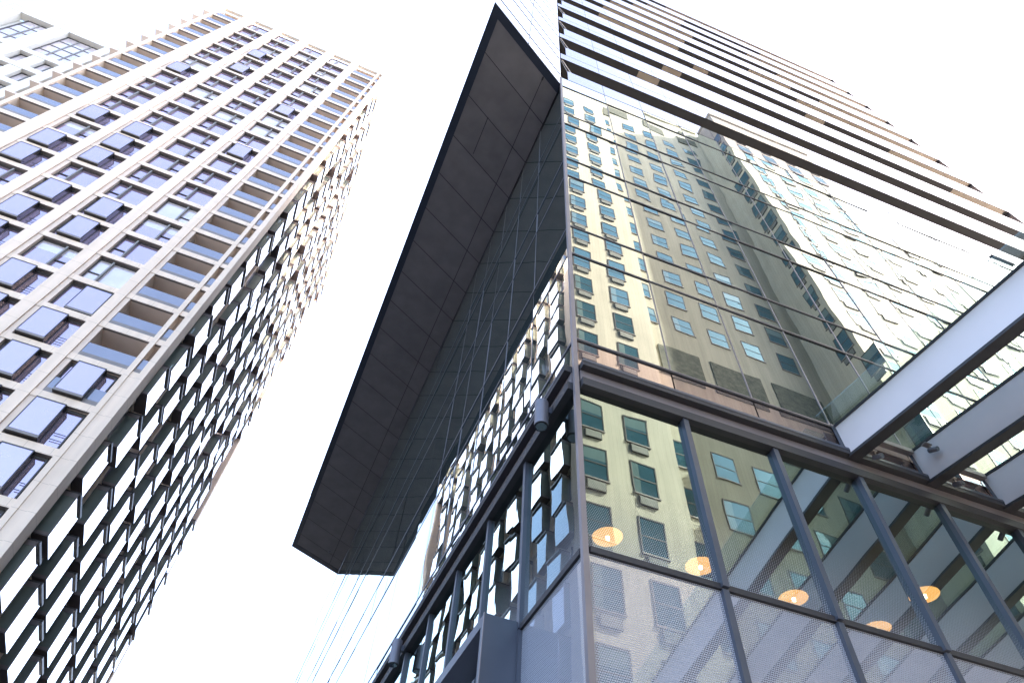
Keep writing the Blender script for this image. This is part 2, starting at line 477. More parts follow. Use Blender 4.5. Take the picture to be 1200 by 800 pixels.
# podium: spandrel band, ledges
for side, W_ in (('R', LW + 1.4), ('L', 59.0)):
    rz = RL if side == 'L' else 0
    def bx(mb, a0, a1, p0, p1, z0, z1, m):
        if side == 'R': mb.box(a0, a1, p0, p1, z0, z1, m)
        else: mb.box(p0, p1, a0, a1, z0, z1, m)
    mb = MB()
    for i in range(len(EDG) - 1):
        if EDG[i + 1] > W_: break
        panel(mb, side, EDG[i], EDG[i + 1], 6.90, 7.42, 'spandrel_glass' if side == 'R' else 'facade_glass', amp=0.004)
    mb.build('spandrel_panel', tower, rz=rz)
    mb = MB(); bx(mb, 0.05, W_, -0.13, 0.04, Z(6.76), Z(6.88), 'joint_black')
    bx(mb, 0.05, W_, -0.136, -0.131, Z(6.84), Z(6.885), 'navy_metal'); mb.build('ledge', tower, rz=rz)
    mb = MB(); bx(mb, 0.05, W_, -0.035, 0.05, Z(6.56), Z(6.757), 'mauve_metal'); mb.build('fascia', tower, rz=rz)
    mb = MB(); bx(mb, 0.05, W_, -0.09, 0.08, Z(6.42), Z(6.557), 'joint_black'); mb.build('window_head', tower, rz=rz)
    # windows
    for i in range(len(EDG) - 1):
        u0, u1 = EDG[i], EDG[i + 1]
        if u1 > (20 if side == 'R' else 40): break
        w = MB(); panel(w, side, u0, u1, 4.08, 6.42, 'podium_glass', j=0.02, amp=0.004)
        wo = w.build('window', tower, rz=rz)
        if i:
            pr = -0.07 if side == 'R' else -0.045
            f = MB(); bx(f, u0 - 0.036, u0 + 0.036, pr, 0.06, Z(4.02), Z(6.42), 'navy_metal')
            f.build('mullion', wo)
        s_ = MB(); panel(s_, side, u0, u1, -1.3, 4.0, 'frit_glass', j=0.012, amp=0.002)
        s_.build('fritted_panel', tower, rz=rz)
        if i:
            f = MB(); bx(f, u0 - 0.035, u0 + 0.035, -0.045, 0.06, 0.25, Z(4.0), 'navy_metal')
            f.build('mullion', tower, rz=rz)
    mb = MB(); bx(mb, 0.05, W_, -0.03, 0.05, Z(4.005), Z(4.07), 'joint_black'); mb.build('sill', tower, rz=rz)
    mb = MB(); bx(mb, 0.05, W_, -0.02, 0.3, 0.0, 0.3, 'navy_metal'); mb.build('plinth', tower, rz=rz)

# room behind the podium windows
lx2, ly2 = loc_L(0.3, 45)
mb = MB()
mb.poly([(0.06, 0.06, Z(6.50)), (LW, 0.06, Z(6.50)), (LW, 45, Z(6.50)), (lx2, ly2, Z(6.50))][::-1], 'interior_ceiling')
mb.build('ceiling', tower)
mb = MB()
mb.poly([(0.2, 0.2, Z(3.2)), (LW, 0.2, Z(3.2)), (LW, 45, Z(3.2)), (lx2, ly2, Z(3.2))], 'interior')
mb.build('interior_floor', tower)
mb = MB(); mb.box(4.0, LW, 5.0, 5.2, 0.1, Z(6.49), 'interior'); mb.box(4.0, 4.2, 5.2, 45, 0.1, Z(6.49), 'interior')
mb.box(LW - 0.2, LW, 0.2, 5.0, 0.1, Z(6.49), 'interior')
mb.build('interior_wall', tower)

# pendant lamps of the podium room
names = ['round amber pendant lamp behind the corner window, nearest the dark corner post',
         'round amber pendant lamp at the right edge of the corner window',
         'round amber pendant lamp in the second window from the corner, just above the sill',
         'round amber pendant lamp beside the mullion, farthest right and deepest in the row',
         'round amber pendant lamp nearest the glass, right of the third window']
proto = None
for (u, d), lb in zip([(1.21, 1.76), (2.62, 1.80), (4.16, 1.90), (5.66, 2.03), (5.72, 1.10)], names):
    c, s = math.cos(TH), math.sin(TH)
    P = (CX + u * c - d * s, CY + u * s + d * c, Z(5.86))
    if proto is None:
        proto = root('pendant_lamp', lb, 'lamp', P, group='pendant lamps behind the podium windows')
        a = MB(); a.tube((0, 0, 0.0), (0, 0, 0.055), 0.205, 0.06, 'lamp_shade', 32, True); a.build('lamp_shade', proto)
        a = MB(); a.tube((0, 0, 0.057), (0, 0, 0.635), 0.008, None, 'joint_black', 8); a.build('cord', proto)
        a = MB(); a.tube((0.0, 0, -0.05), (0, 0, -0.001), 0.022, 0.03, 'lamp_bulb', 12); a.build('bulb', proto)
    else:
        copy_tree(proto, P, lb)

# overhang (skewed volume cantilevered over the street)
OV = [(-0.004, -0.002), (-0.004, 25.9), (-2.60, 24.75), (-2.62, -1.25)]
zb, zt = Z(20.47), Z(57.0)
mb = MB()
mb.poly([(x, y, zb + 0.02) for x, y in OV], 'joint_black')
mb.prism(OV[::-1], zb + 0.03, zt, 'tower_glass', mt='roof_metal', mb='soffit_edge')
mb.build('overhang_wall', tower, rz=RL)
mb = MB()                           # dark border of the soffit
E_ = 0.24
inner = [(-0.004, 0.26), (-0.004, 25.55), (-2.62 + E_, 24.5), (-2.62 + E_, -0.88)]
for a in range(1, 4):
    b = (a + 1) % 4
    mb.poly([(*OV[a], zb - 0.006), (*OV[b], zb - 0.006), (*inner[b], zb - 0.006), (*inner[a], zb - 0.006)], 'soffit_edge')
for a in range(1, 4):
    b = (a + 1) % 4
    p, q = Vector(OV[a]), Vector(OV[b])
    mb.poly([(*p, zb - 0.006), (*q, zb - 0.006), (*q, zb + 0.10), (*p, zb + 0.10)][::-1], 'soffit_edge')
mb.build('soffit_border', tower, rz=RL)
# soffit panels between skewed joints
v = 0.0; vs_ = [1.26 - 1.31] + [1.26 + 1.31 * k for k in range(0, 20)]
for k in range(len(vs_)):
    a0 = vs_[k]; a1 = vs_[k] + 1.31
    j = 0.012
    for (xa, xb) in ((-0.565, -0.02), (-2.38, -0.585)):
        ya0, yb0 = a0 + 0.5 * xa, a0 + 0.5 * xb
        ya1, yb1 = a1 + 0.5 * xa, a1 + 0.5 * xb
        ea, eb = 25.55 + 0.4419 * xa - 0.012, 25.55 + 0.4419 * xb - 0.012
        if ya0 > ea - 0.1: continue
        ya1, yb1 = min(ya1, ea), min(yb1, eb)
        lo = 0.25 + 0.48 * xa, 0.25 + 0.48 * xb
        if k == 0: ya0, yb0 = lo
        mb = MB()
        mb.poly([(xa, ya0 + j, zb), (xa, ya1 - j, zb), (xb, yb1 - j, zb), (xb, yb0 + j, zb)], rnd.choice(('soffit', 'soffit', 'soffit_b')))
        mb.build('soffit_facing', tower, rz=RL)
mb = MB()
for (x, y) in ((-0.81, 24.3),):
    mb.tube((x, y, zb - 0.07), (x, y, zb - 0.001), 0.05, 0.06, 'lamp_metal', 16)
mb.build('soffit_light', tower, rz=RL)
mb = MB()
mb.box(-1.62, -1.60, 2.52 - 0.8 + 0.02, 2.52 + 0.46, zb - 0.003, zb + 0.004, 'joint_black'); mb.build('soffit_joint', tower, rz=RL)
mb = MB(); mb.box(-0.60, -0.55, 0.0, 0.10, zb - 0.03, zb + 0.002, 'joint_black'); mb.build('soffit_bracket', tower, rz=RL)
# joint lines on the skewed and street walls of the overhang
dvec = Vector((-2.62, -1.25)).normalized(); nvec = Vector((dvec.y, -dvec.x))
if nvec.y > 0: nvec = -nvec
Lsk = Vector((2.62, 1.25)).length
def skew(mb, s0, s1, z0, z1, m, out=0.012):
    p = dvec * s0; q = dvec * s1
    o = nvec * out
    base = [tuple(p), tuple(q), tuple(q + o), tuple(p + o)]
    a = (q - p).to_3d().cross(o.to_3d()).z
    mb.prism(base if a > 0 else base[::-1], z0, z1, m)
mb = MB()
for k in range(10):
    for zz in (21.62, 23.72, 24.95):
        z = zz + 3.54 * k if zz > 22 else zz
        if zz < 22 and k: continue
        if z < 56.9: skew(mb, 0.03, Lsk, Z(z) - 0.03, Z(z) + 0.03, 'navy_metal')
skew(mb, 1.455, 1.485, zb + 0.12, zt, 'navy_metal', 0.009)
mb.build('joint_line', tower, rz=RL)
mb = MB()
for k in range(10):
    for zz in (23.72, 24.95):
        z = zz + 3.54 * k
        if z < 56.9: mb.box(-2.635, -2.615, -1.2, 24.7, Z(z) - 0.03, Z(z) + 0.03, 'navy_metal')
mb.build('joint_line', tower, rz=RL)

# stacked balconies of the tower
warm_light_runs = {1: [(3.4, 4.3)], 2: [(5.0, 5.9), (20.3, 23.3)], 3: [(7.2, 8.0), (13.5, 14.6), (18.5, 23.4)], 4: [(2.4, 7.0), (14.2, 23.4)],  # per floor: stretches of slab underside with reflected sunlight painted in
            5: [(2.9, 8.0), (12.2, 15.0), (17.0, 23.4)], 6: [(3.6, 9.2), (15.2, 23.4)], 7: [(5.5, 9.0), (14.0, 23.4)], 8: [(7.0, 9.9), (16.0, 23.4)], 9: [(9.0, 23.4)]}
for k in range(-1, 10):
    zs = 24.05 + 3.53 * k           # underside of the slab
    if k == -1: zs = 21.36 - 0.6
    if k >= 0:
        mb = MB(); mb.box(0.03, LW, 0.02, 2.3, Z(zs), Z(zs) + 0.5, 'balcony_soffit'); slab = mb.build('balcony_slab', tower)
        if k in warm_light_runs:
            for a, b in warm_light_runs[k]:
                mb = MB(); mb.box(a, b, 0.03, 2.2, Z(zs) - 0.012, Z(zs) - 0.003, 'tan_painted_light')  # painted patch of warm light on the slab underside, no separate panel
                mb.build('soffit_facing', slab)
        # thin tapering rails seen at the street end
        mb = MB()
        mb.tube((0.30, 0.03, Z(zs) - 1.75), (0.03, 0.05, Z(zs) - 0.01), 0.016, None, 'taupe_metal', 8)
        mb.build('rail', tower)
        mb = MB(); mb.tube((0.44, 0.03, Z(zs) - 1.70), (0.10, 0.05, Z(zs) - 0.01), 0.016, None, 'tan_painted_light', 8)
        mb.build('rail', tower)
    top = zs + 1.93 if k >= 0 else 22.49
    if k == 9: top = zs + 1.3
    mb = MB()
    lowz = zs if k >= 0 else 21.43
    mid = zs + 0.68 if k >= 0 else None
    xs = [0.24] + [u for u in EDG if 1 < u < LW - 0.2] + [LW]
    for i in range(len(xs) - 1):
        if mid:
            mb.box((0.03 if i == 0 else xs[i]) + 0.006, xs[i + 1] - 0.006, 0.0, 0.014, Z(zs) - 0.03, Z(mid) - 0.02, 'white_glass')
            mb.box(xs[i] + 0.006, xs[i + 1] - 0.006, 0.0, 0.014, Z(mid) + 0.02, Z(top), 'white_glass')
        else:
            mb.box(xs[i] + 0.006, xs[i + 1] - 0.006, 0.0, 0.014, Z(21.43), Z(top), 'white_glass')
    mb.build('balustrade', tower)
mb = MB(); mb.box(LW + 0.02, LW + 1.3, 0.0, 0.3, Z(21.4), Z(56.2), 'white_glass')
for k in range(10):
    mb.box(LW + 0.02, LW + 1.3, -0.01, -0.001, Z(24.15 + 3.53 * k), Z(24.20 + 3.53 * k), 'mauve_metal')
mb.build('end_wall', tower)

# portal box on the street side
mb = MB()
y0 = 1.46
mb.box(-0.42, -0.002, y0, y0 + 0.09, 0.0, Z(4.10), 'navy_metal')
mb.box(-0.42, -0.11, y0 + 0.09, y0 + 7.0, Z(3.98), Z(4.10), 'navy_metal')
mb.box(-0.42, -0.11, y0 + 7.0, y0 + 7.09, 0.0, Z(4.10), 'navy_metal')
mb.box(-0.428, -0.4205, y0 - 0.004, y0 + 0.02, 0.0, Z(4.105), 'mauve_metal')
mb.build('portal', tower, rz=RL)

# canopy over the pavement (slopes down, away from the glass)
SL = 0.158
can = root('canopy', 'glass canopy on pale sloping steel beams, fixed above the podium windows', 'canopy', (CX, CY, 0), TH)
def slopebox(mb, x0, x1, d0, d1, z0, z1, m):
    b = len(mb.v); i = mb._mi(m)
    for z in (z0, z1):
        for x, d in ((x0, d0), (x1, d0), (x1, d1), (x0, d1)):
            mb.v.append((x, -d, Z(z - SL * d)))
    for q in ((0, 1, 2, 3), (7, 6, 5, 4), (4, 5, 1, 0), (5, 6, 2, 1), (6, 7, 3, 2), (7, 4, 0, 3)):
        mb.f.append(tuple(b + k for k in q)); mb.m.append(i)
DL = 6.2
beams = [4.02 + 1.295 * k for k in range(0, 10)]
for u in beams:
    mb = MB()
    slopebox(mb, u, u + 0.10, 0.09, DL, 6.80, 7.36, 'beam_paint')
    slopebox(mb, u - 0.035, u + 0.135, 0.08, DL + 0.01, 6.755, 6.798, 'joint_black')
    slopebox(mb, u - 0.012, u + 0.112, 0.08, DL + 0.01, 7.362, 7.405, 'joint_black')
    bo = mb.build('beam', can)
    pl = MB(); pl.box(u - 0.06, u + 0.16, -0.088, -0.0755, Z(6.78), Z(7.40), 'navy_metal'); pl.build('end_plate', bo)
gl = [3.68] + [u + 0.05 for u in beams]
for i in range(len(gl) - 1):
    mb = MB(); slopebox(mb, gl[i] + 0.01, gl[i + 1] - 0.01, 0.12, DL + 0.15, 7.41, 7.43, 'canopy_glass')
    mb.build('glass_panel', can)
mb = MB()
for i, u in enumerate(beams[:-1]): slopebox(mb, u + 0.14, beams[i + 1] - 0.04, 0.06, 0.16, 7.30, 7.38, 'taupe_metal')
mb.build('back_rail', can)
# black flat bar that ends the first glass bay
mb = MB(); slopebox(mb, 3.68, 4.0, 3.12, 3.16, 7.433, 7.45, 'joint_black'); mb.build('clip_bar', can)

# small spotlights on the beams
proto = None
labs = ['small black spotlight under the first canopy beam, nearest the building corner',
        'small black spotlight on the side of the second canopy beam',
        'small black spotlight under the second canopy beam',
        'small black spotlight under the third canopy beam, farthest right']
cth, sth = math.cos(TH), math.sin(TH)
for (u, d, z), lb in zip([(4.24, 0.30, 6.66), (5.22, 0.45, 7.05), (5.54, 0.30, 6.66), (6.83, 0.30, 6.66)], labs):
    P = (CX + u * cth + d * sth, CY + u * sth - d * cth, Z(z))
    if proto is None:
        proto = root('spotlight', lb, 'spotlight', P, TH, 'spotlights on the canopy beams')
        a = MB(); a.tube((0.0, 0.05, 0.02), (0, -0.07, -0.05), 0.036, None, 'lamp_metal', 16, True); a.build('lamp_body', proto)
        a = MB(); a.tube((0, -0.0705, -0.0503), (0, -0.073, -0.0517), 0.030, None, 'lens_glass', 16); a.build('lens', proto)
        a = MB(); a.box(-0.012, 0.012, 0.0, 0.03, 0.04, 0.085, 'taupe_metal'); a.box(-0.09, 0.03, -0.02, 0.06, 0.085, 0.10, 'taupe_metal'); a.build('bracket', proto)
    else:
        copy_tree(proto, P, lb)

# cylinder wall lights on the street side of the ledge
labs = ['grey cylinder downlight on the ledge beside the building corner, larger in view',
        'grey cylinder downlight farther down the street, low on the same ledge']
proto = None
for y, lb in zip((0.55, 6.65), labs):
    P = (CX - 0.215, CY + y, Z(6.17))
    if proto is None:
        proto = root('wall_light', lb, 'wall light', P, 0, 'cylinder lights on the podium ledge')
        a = MB(); a.tube((0, 0, 0), (0, 0, 0.43), 0.088, None, 'lamp_metal', 36); a.build('housing', proto)
        a = MB(); a.tube((0, 0, -0.012), (0, 0, -0.001), 0.089, None, 'joint_black', 36); a.tube((0, 0, -0.016), (0, 0, -0.0125), 0.068, None, 'lens_glass', 28); a.build('lens', proto)
        a = MB(); a.box(0.08, 0.20, -0.035, 0.035, 0.26, 0.36, 'navy_metal'); a.build('bracket', proto)
    else:
        copy_tree(proto, P, lb)

# ---------------------------------------------------------------- stone apartment tower (left)
AT = math.radians(-0.952)
ca, sa = math.cos(AT), math.sin(AT)
AX, AY = -11.32 * ca - 29.5 * sa, -11.32 * sa + 29.5 * ca
apt = root('apartment_tower', 'tall pale stone apartment tower with stacked balconies and dark bays jutting over the street', 'building', (AX, AY, 0), AT)
def apt_world(x, y, z): return (AX + x * ca - y * sa, AY + x * sa + y * ca, z)
ZF = lambda k: Z(28.5 + 3.12 * k)
K0, K1 = -9, 20
OH = 2.62
TOP = Z(96.0)
DEPTH = 35.0
XL = -22.0
# body
mb = MB(); mb.box(XL + 0.3, -0.75, 2.2, DEPTH - 0.2, 0, TOP - 1.5, 'balcony_render'); mb.build('wall', apt)
# piers: (x0, x1, rebate side strip)
piers = [(-21.95, -21.62, 0), (-19.15, -17.75, 1), (-15.25, -14.2, 1), (-11.7, -10.65, 1), (-8.15, -7.1, 1), (-4.62, -3.7, 1), (-1.05, -0.76, 0), (-0.36, 0.0, 0)]
for x0, x1, reb in piers:
    z0 = 0.0
    zt_ = TOP
    mb = MB()
    if reb:
        s_ = x1 - 0.32
        mb.box(x0, s_, 0.0, 0.55, z0, zt_, 'limestone')
        mb.box(s_ + 0.012, x1, 0.09, 0.55, z0, zt_ - 0.3, 'limestone_rebate')
    else:
        mb.box(x0, x1, 0.0, 0.55 if x1 < -0.1 else 1.0, z0, zt_ - (0.0), 'limestone')
    mb.build('pier', apt)
mb = MB()                            # solid stone skin low on the corner
mb.box(-0.757, -0.363, 0.05, 0.5, 0, ZF(-1) + OH, 'limestone'); mb.build('corner_panel', apt)
# slab bands
for k in range(K0, K1 + 1):
    z1 = ZF(k); z0 = z1 - 0.5
    mb = MB(); mb.box(-21.93, -0.02, 0.06, 0.58, z0, z1, 'limestone', bot='taupe_metal')
    mb.build('slab_band', apt)
    if k >= -1:
        for x0, x1 in ((-21.62, -19.09), (-3.70, -0.37)):
            mb = MB(); mb.box(x0, x1, 0.24, 2.19, z0 - 0.006, z1 - 0.006, 'limestone', bot='balcony_render'); mb.build('balcony_slab', apt)
    if k >= 6:
        mb = MB(); mb.box(-22.9, -21.96, 0.06, 1.0, z1 - 0.22, z1, 'balcony_render'); mb.build('slab_end', apt)
# crown
mb = MB(); mb.box(-21.95, 0.0, 0.10, 0.5, TOP - 1.25, TOP - 0.25, 'render_white'); mb.build('crown_beam', apt)
mb = MB(); mb.box(-0.45, 0.0, 1.01, DEPTH, TOP - 1.25, TOP - 0.25, 'render_white'); mb.build('crown_beam', apt)
mb = MB(); mb.box(-21.6, -0.5, 0.6, 2.1, TOP - 1.6, TOP - 1.3, 'limestone'); mb.build('roof', apt)

# windows: prototypes (opening 2.45 wide, origin at its lower left front corner)
def frame_mb(w, kind):
    mb = MB(); y = 0.30
    mb.box(0, 0.07, y, y + 0.1, 0.0, OH, 'bronze'); mb.box(w - 0.07, w, y, y + 0.1, 0.0, OH, 'bronze')
    mb.box(0.07, w - 0.07, y, y + 0.1, OH - 0.14, OH, 'bronze')
    mb.box(0.07, w - 0.07, y - 0.04, y + 0.1, 0.0, 0.12, 'taupe_metal')
    t = {'L': 0.36, 'R': 0.64, 'F': 0.36}.get(kind)
    if t:
        x = w * t
        mb.box(x - 0.05, x + 0.05, y - 0.14, y + 0.1, 0.121, OH - 0.141, 'grey_mullion')
        a, b = (0.071, x - 0.051) if kind in 'LF' else (x + 0.051, w - 0.071)
        if kind != 'F': mb.box(a, b, y - 0.01, y + 0.1, 0.95, 1.02, 'bronze')
    return mb
def pane_mb(w, kind, m):
    mb = MB(); y = 0.36
    mb.poly([(0.06, y, 0.1), (w - 0.06, y, 0.1), (w - 0.06, y, OH - 0.1), (0.06, y, OH - 0.1)], m)
    return mb
def blind_mb(w, kind, cur):
    mb = MB(); y = 0.36
    zc = OH * (0.62 if cur else 0.38)
    mb.poly([(0.06, y, 0.1), (w - 0.06, y, 0.1), (w - 0.06, y, zc), (0.06, y, zc)], 'window_glass')
    mb.poly([(0.06, y, zc), (w - 0.06, y, zc), (w - 0.06, y, OH - 0.1), (0.06, y, OH - 0.1)], 'curtain_glass')
    return mb
WP = {}
for kind in 'LRF':
    for cur in (0, 1):
        WP[kind, 2 + cur] = (frame_mb(2.45, kind).mesh('window'), blind_mb(2.45, kind, cur).mesh('pane'))
        WP[kind, cur] = (frame_mb(2.45, kind).mesh('window'), pane_mb(2.45, kind, 'curtain_glass' if cur else 'window_glass').mesh('pane'))
def bay_meshes(w, off, bw, flush):
    f = MB(); y = 0.30; yo = 0.06 if flush else -0.15
    f.box(0, 0.07, y, y + 0.1, 0, OH, 'bronze'); f.box(w - 0.07, w, y, y + 0.1, 0, OH, 'bronze')
    f.box(0.07, w - 0.07, y, y + 0.1, OH - 0.16, OH, 'bronze'); f.box(0.07, w - 0.07, y - 0.03, y + 0.1, 0, 0.12, 'taupe_metal')
    x0, x1 = off, off + bw
    zt2, zb2 = OH - 0.10, 0.10
    f.box(x0, x1, yo, y + 0.05, zt2 - 0.07, zt2, 'bronze')           # hood
    f.box(x0, x1, yo + 0.02, y + 0.05, zb2, zb2 + 0.06, 'bronze')
    f.box(x0, x1, yo, yo + 0.019, zb2, zb2 + 0.17, 'taupe_metal')
    for xa in (x0, x1 - 0.05):
        f.box(xa, xa + 0.05, yo, yo + 0.06, zb2 + 0.171, zt2 - 0.071, 'bronze')
        f.box(xa, xa + 0.05, y - 0.02, y + 0.05, zb2 + 0.171, zt2 - 0.071, 'bronze')
    f.box(x1 + 0.25, w - 0.08, y - 0.05, y - 0.02, 0.55, 0.58, 'bronze')
    f.box(x1 + 0.25, w - 0.08, y - 0.05, y - 0.02, 0.95, 0.98, 'bronze')
    p = MB()
    p.poly([(x0 + 0.04, yo + 0.012, zb2 + 0.15), (x1 - 0.04, yo + 0.012, zb2 + 0.15), (x1 - 0.04, yo + 0.012, zt2 - 0.05), (x0 + 0.04, yo + 0.012, zt2 - 0.05)], 'window_glass')
    q = MB()
    q.poly([(x1 - 0.02, yo + 0.05, zb2 + 0.1), (x1 - 0.02, y, zb2 + 0.1), (x1 - 0.02, y, zt2 - 0.05), (x1 - 0.02, yo + 0.05, zt2 - 0.05)], 'bay_dark_glass')
    r = MB()
    r.poly([(0.06, 0.36, 0.1), (w - 0.06, 0.36, 0.1), (w - 0.06, 0.36, OH - 0.1), (0.06, 0.36, OH - 0.1)], 'window_glass')
    return f.mesh('bay_window'), p.mesh('front_pane'), q.mesh('side_pane'), r.mesh('pane')
BP = {'B': bay_meshes(2.45, 0.42, 1.45, False), 'C': bay_meshes(2.45, 0.10, 1.45, False), 'G': bay_meshes(2.45, 0.85, 1.55, True)}

COLS = [-17.75 + 3.55 * i for i in range(4)]        # left edges of the four window columns
COLS = [-17.73, -14.18, -10.63, -7.08]
known = {3: {-2: 'B', -1: 'B', 0: 'C', 1: 'G', 2: 'L', 3: 'L', 4: 'R', 5: 'R', 6: 'L', 7: 'L', 8: 'R', 9: 'B', 10: 'L', 13: 'B', 14: 'L', 15: 'L'},
         2: {-1: 'B', 0: 'B', 1: 'C', 2: 'R', 3: 'B', 4: 'B', 5: 'L', 6: 'L', 7: 'R', 8: 'R', 9: 'R', 10: 'L'},
         1: {2: 'C', 3: 'C', 4: 'B', 5: 'L', 6: 'C', 7: 'C', 8: 'C', 9: 'L', 10: 'L', 11: 'R', 12: 'R'},
         0: {5: 'C', 6: 'C', 7: 'R', 8: 'C', 9: 'L', 10: 'L', 11: 'L', 12: 'R', 13: 'C'}}
slots = []
for c_ in range(4):
    for k in range(K0, K1):
        t = known.get(c_, {}).get(k)
        if t is None:
            r = rnd.random()
            pb = 0.45 if k < 4 else 0.06
            t = ('B' if rnd.random() < .5 else 'C') if r < pb else ('L' if rnd.random() < 0.5 else 'R')
        slots.append((COLS[c_], k, t))
    slots.append((COLS[c_], K1, 'F'))
for k in range(K0, -1): slots.append((-3.68, k, 'B' if k % 2 else 'C'))
slots.append((-3.68, -1, 'B'))
vis, hid = [], []
for s_ in slots:
    d = in_frame(apt_world(s_[0] + 1.2, 0, ZF(s_[1]) + 1.3), 1.12)
    (vis if d else hid).append((d or 0, s_))
vis.sort(key=lambda t: t[0])
cnt = {'window': 0, 'bay_window': 0}
left_over = [s_ for _, s_ in hid]
for d, (x, k, t) in vis:
    nm = 'bay_window' if t in BP else 'window'
    if cnt[nm] >= 100: left_over.append((x, k, t)); continue
    cnt[nm] += 1
    if t in BP: me = BP[t]
    else: me = WP[t, rnd.choices((0, 1, 2, 3), (60, 20, 10, 10))[0]]
    o = link(nm, me[0], apt, (x, 0, ZF(k)))
    for q in me[1:]: link(q.name.split('.')[0], q, o)
def merge(meshes):
    """join (mesh, offset) pairs into one MB-built mesh"""
    out = MB()
    for me, off in meshes:
        b = len(out.v)
        out.v += [(v.co.x + off[0], v.co.y + off[1], v.co.z + off[2]) for v in me.vertices]
        names = [next(kk for kk, vv in M.items() if vv == mm) for mm in me.materials]
        for p in me.polygons:
            out.f.append(tuple(b + i for i in p.vertices)); out.m.append(out._mi(names[p.material_index]))
    return out
for nm in ('window', 'bay_window'):
    lst = []
    for x, k, t in left_over:
        if (t in BP) == (nm == 'bay_window'):
            for me in (BP[t] if t in BP else WP[t, 0]): lst.append((me, (x, 0, ZF(k))))
    if lst:
        o = merge(lst).build(nm, apt); o['kind'] = 'stuff'

# balconies
def balcony(x0, x1, k, parent, corner=False):
    z = ZF(k)
    mb = MB()
    mb.box(x0, x1, 0.10, 0.22, z + 0.001, z + 0.33, 'taupe_metal')
    o = mb.build('balcony', parent)
    p = MB(); p.box(x0 + 0.01, x1 - 0.01, 0.13, 0.145, z + 0.331, z + 1.18, 'balustrade_glass'); p.build('balustrade', o)
    p = MB()
    p.poly([(x0 + 0.05, 2.185, z + 0.02), (x1 - 0.05, 2.185, z + 0.02), (x1 - 0.05, 2.185, z + OH - 0.32), (x0 + 0.05, 2.185, z + OH - 0.32)], 'window_glass')
    p.box(x0 + 0.02, x1 - 0.02, 2.10, 2.18, z + OH - 0.30, z + OH - 0.02, 'bronze')
    xm = x0 + (x1 - x0) * 0.62
    p.box(xm - 0.04, xm + 0.04, 2.10, 2.18, z + 0.02, z + OH - 0.301, 'bronze')
    p.build('door', o)
for k in range(-1, K1 + 1):
    balcony(-3.695, -1.06, k, apt)
    balcony(-0.75, -0.37, k, apt)
    if k > 2: balcony(-21.6, -19.17, k, apt)
# side walls between balconies and rooms
mb = MB()
mb.box(-3.76, -3.70, 0.56, 2.19, ZF(-1), TOP - 1.7, 'balcony_render'); mb.box(-19.15, -19.09, 0.56, 2.19, ZF(0), TOP - 1.7, 'balcony_render')
mb.box(-22.0, -21.63, 0.56, 2.19, 0, TOP - 1.7, 'balcony_render')
mb.box(-17.76, -4.6, 0.62, 0.8, 0, TOP - 1.7, 'bronze'); mb.box(-3.7, -0.76, 0.62, 0.8, 0, ZF(-1) - 0.5, 'bronze')
mb.build('inner_wall', apt)

# street side with staggered projecting bays
mb = MB(); mb.box(-0.74, -0.52, 1.0, DEPTH, 0, TOP - 1.26, 'limestone_rebate'); mb.build('side_wall', apt)
mb = MB()
for k in range(K0, K1 + 1): mb.box(-0.519, -0.44, 1.0, DEPTH, ZF(k) - 0.40, ZF(k) - 0.12, 'limestone')
mb.build('side_band', apt)
mb = MB()
for i in range(10):
    y = 1.35 + 3.5 * i
    mb.box(-0.519, -0.30, y, y + 0.25, 0, TOP - 1.26, 'limestone')
mb.build('side_pier', apt)
def sidebox(bw, h, deep):
    f = MB(); x0, x1 = -0.515, deep
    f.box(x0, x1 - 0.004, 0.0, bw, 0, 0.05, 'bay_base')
    f.box(x0, x1 + 0.09, -0.012, bw + 0.012, h - 0.07, h, 'bronze')
    f.box(x1 + 0.003, x1 + 0.09, -0.012, bw + 0.012, h - 0.15, h - 0.071, 'bronze')
    f.box(x0, x1 - 0.02, bw - 0.05, bw, 0.051, h - 0.071, 'bay_frame')
    f.box(x1 - 0.075, x1 - 0.02, 0.0, 0.06, 0.051, h - 0.071, 'bay_frame')
    f.box(x0 + 0.001, x0 + 0.06, 0.0, 0.06, 0.051, h - 0.071, 'bay_frame')
    f.box(x0 + 0.061, x1 - 0.076, 0.0, 0.05, h - 0.33, h - 0.072, 'bay_frame')
    f.box(x0 + 0.061, x1 - 0.076, 0.0, 0.05, 0.052, 0.20, 'bay_frame')
    p = MB(); p.box(x1 - 0.018, x1, 0.002, bw - 0.002, 0.0, h - 0.072, 'box_front_glass')
    q = MB(); q.poly([(x0 + 0.05, 0.022, 0.1), (x1 - 0.03, 0.022, 0.1), (x1 - 0.03, 0.022, h - 0.08), (x0 + 0.05, 0.022, h - 0.08)], 'box_side_glass')
    return f.mesh('projecting_bay'), p.mesh('front_pane'), q.mesh('side_pane')
SB = [sidebox(1.70, 2.62, 0.22), sidebox(1.5, 2.62, 0.12), sidebox(1.85, 2.62, 0.30)]
stag = {-9: .4, -8: 1.1, -7: 1.6, -6: .9, -5: 1.5, -4: .6, -3: 1.1, -2: .75, -1: 1.5, 0: .3}
items = []
for k in range(K0, K1):
    for i in range(10):
        y = 1.0 + 3.5 * i + stag.get(k, rnd.uniform(0.2, 1.5)) + rnd.uniform(-0.15, 0.15)
        if y + 1.9 > DEPTH: continue
        d = in_frame(apt_world(0, y, ZF(k) + 1.2))
        items.append((d or 999, y, k, rnd.choice((0, 0, 1, 2))))
items.sort()
over = []
for j, (d, y, k, t) in enumerate(items):
    if j < 100 and d < 900:
        o = link('projecting_bay', SB[t][0], apt, (0, y, ZF(k) - 0.1))
        link('front_pane', SB[t][1], o); link('side_pane', SB[t][2], o)
    else:
        for me in SB[t]: over.append((me, (0, y, ZF(k) - 0.1)))
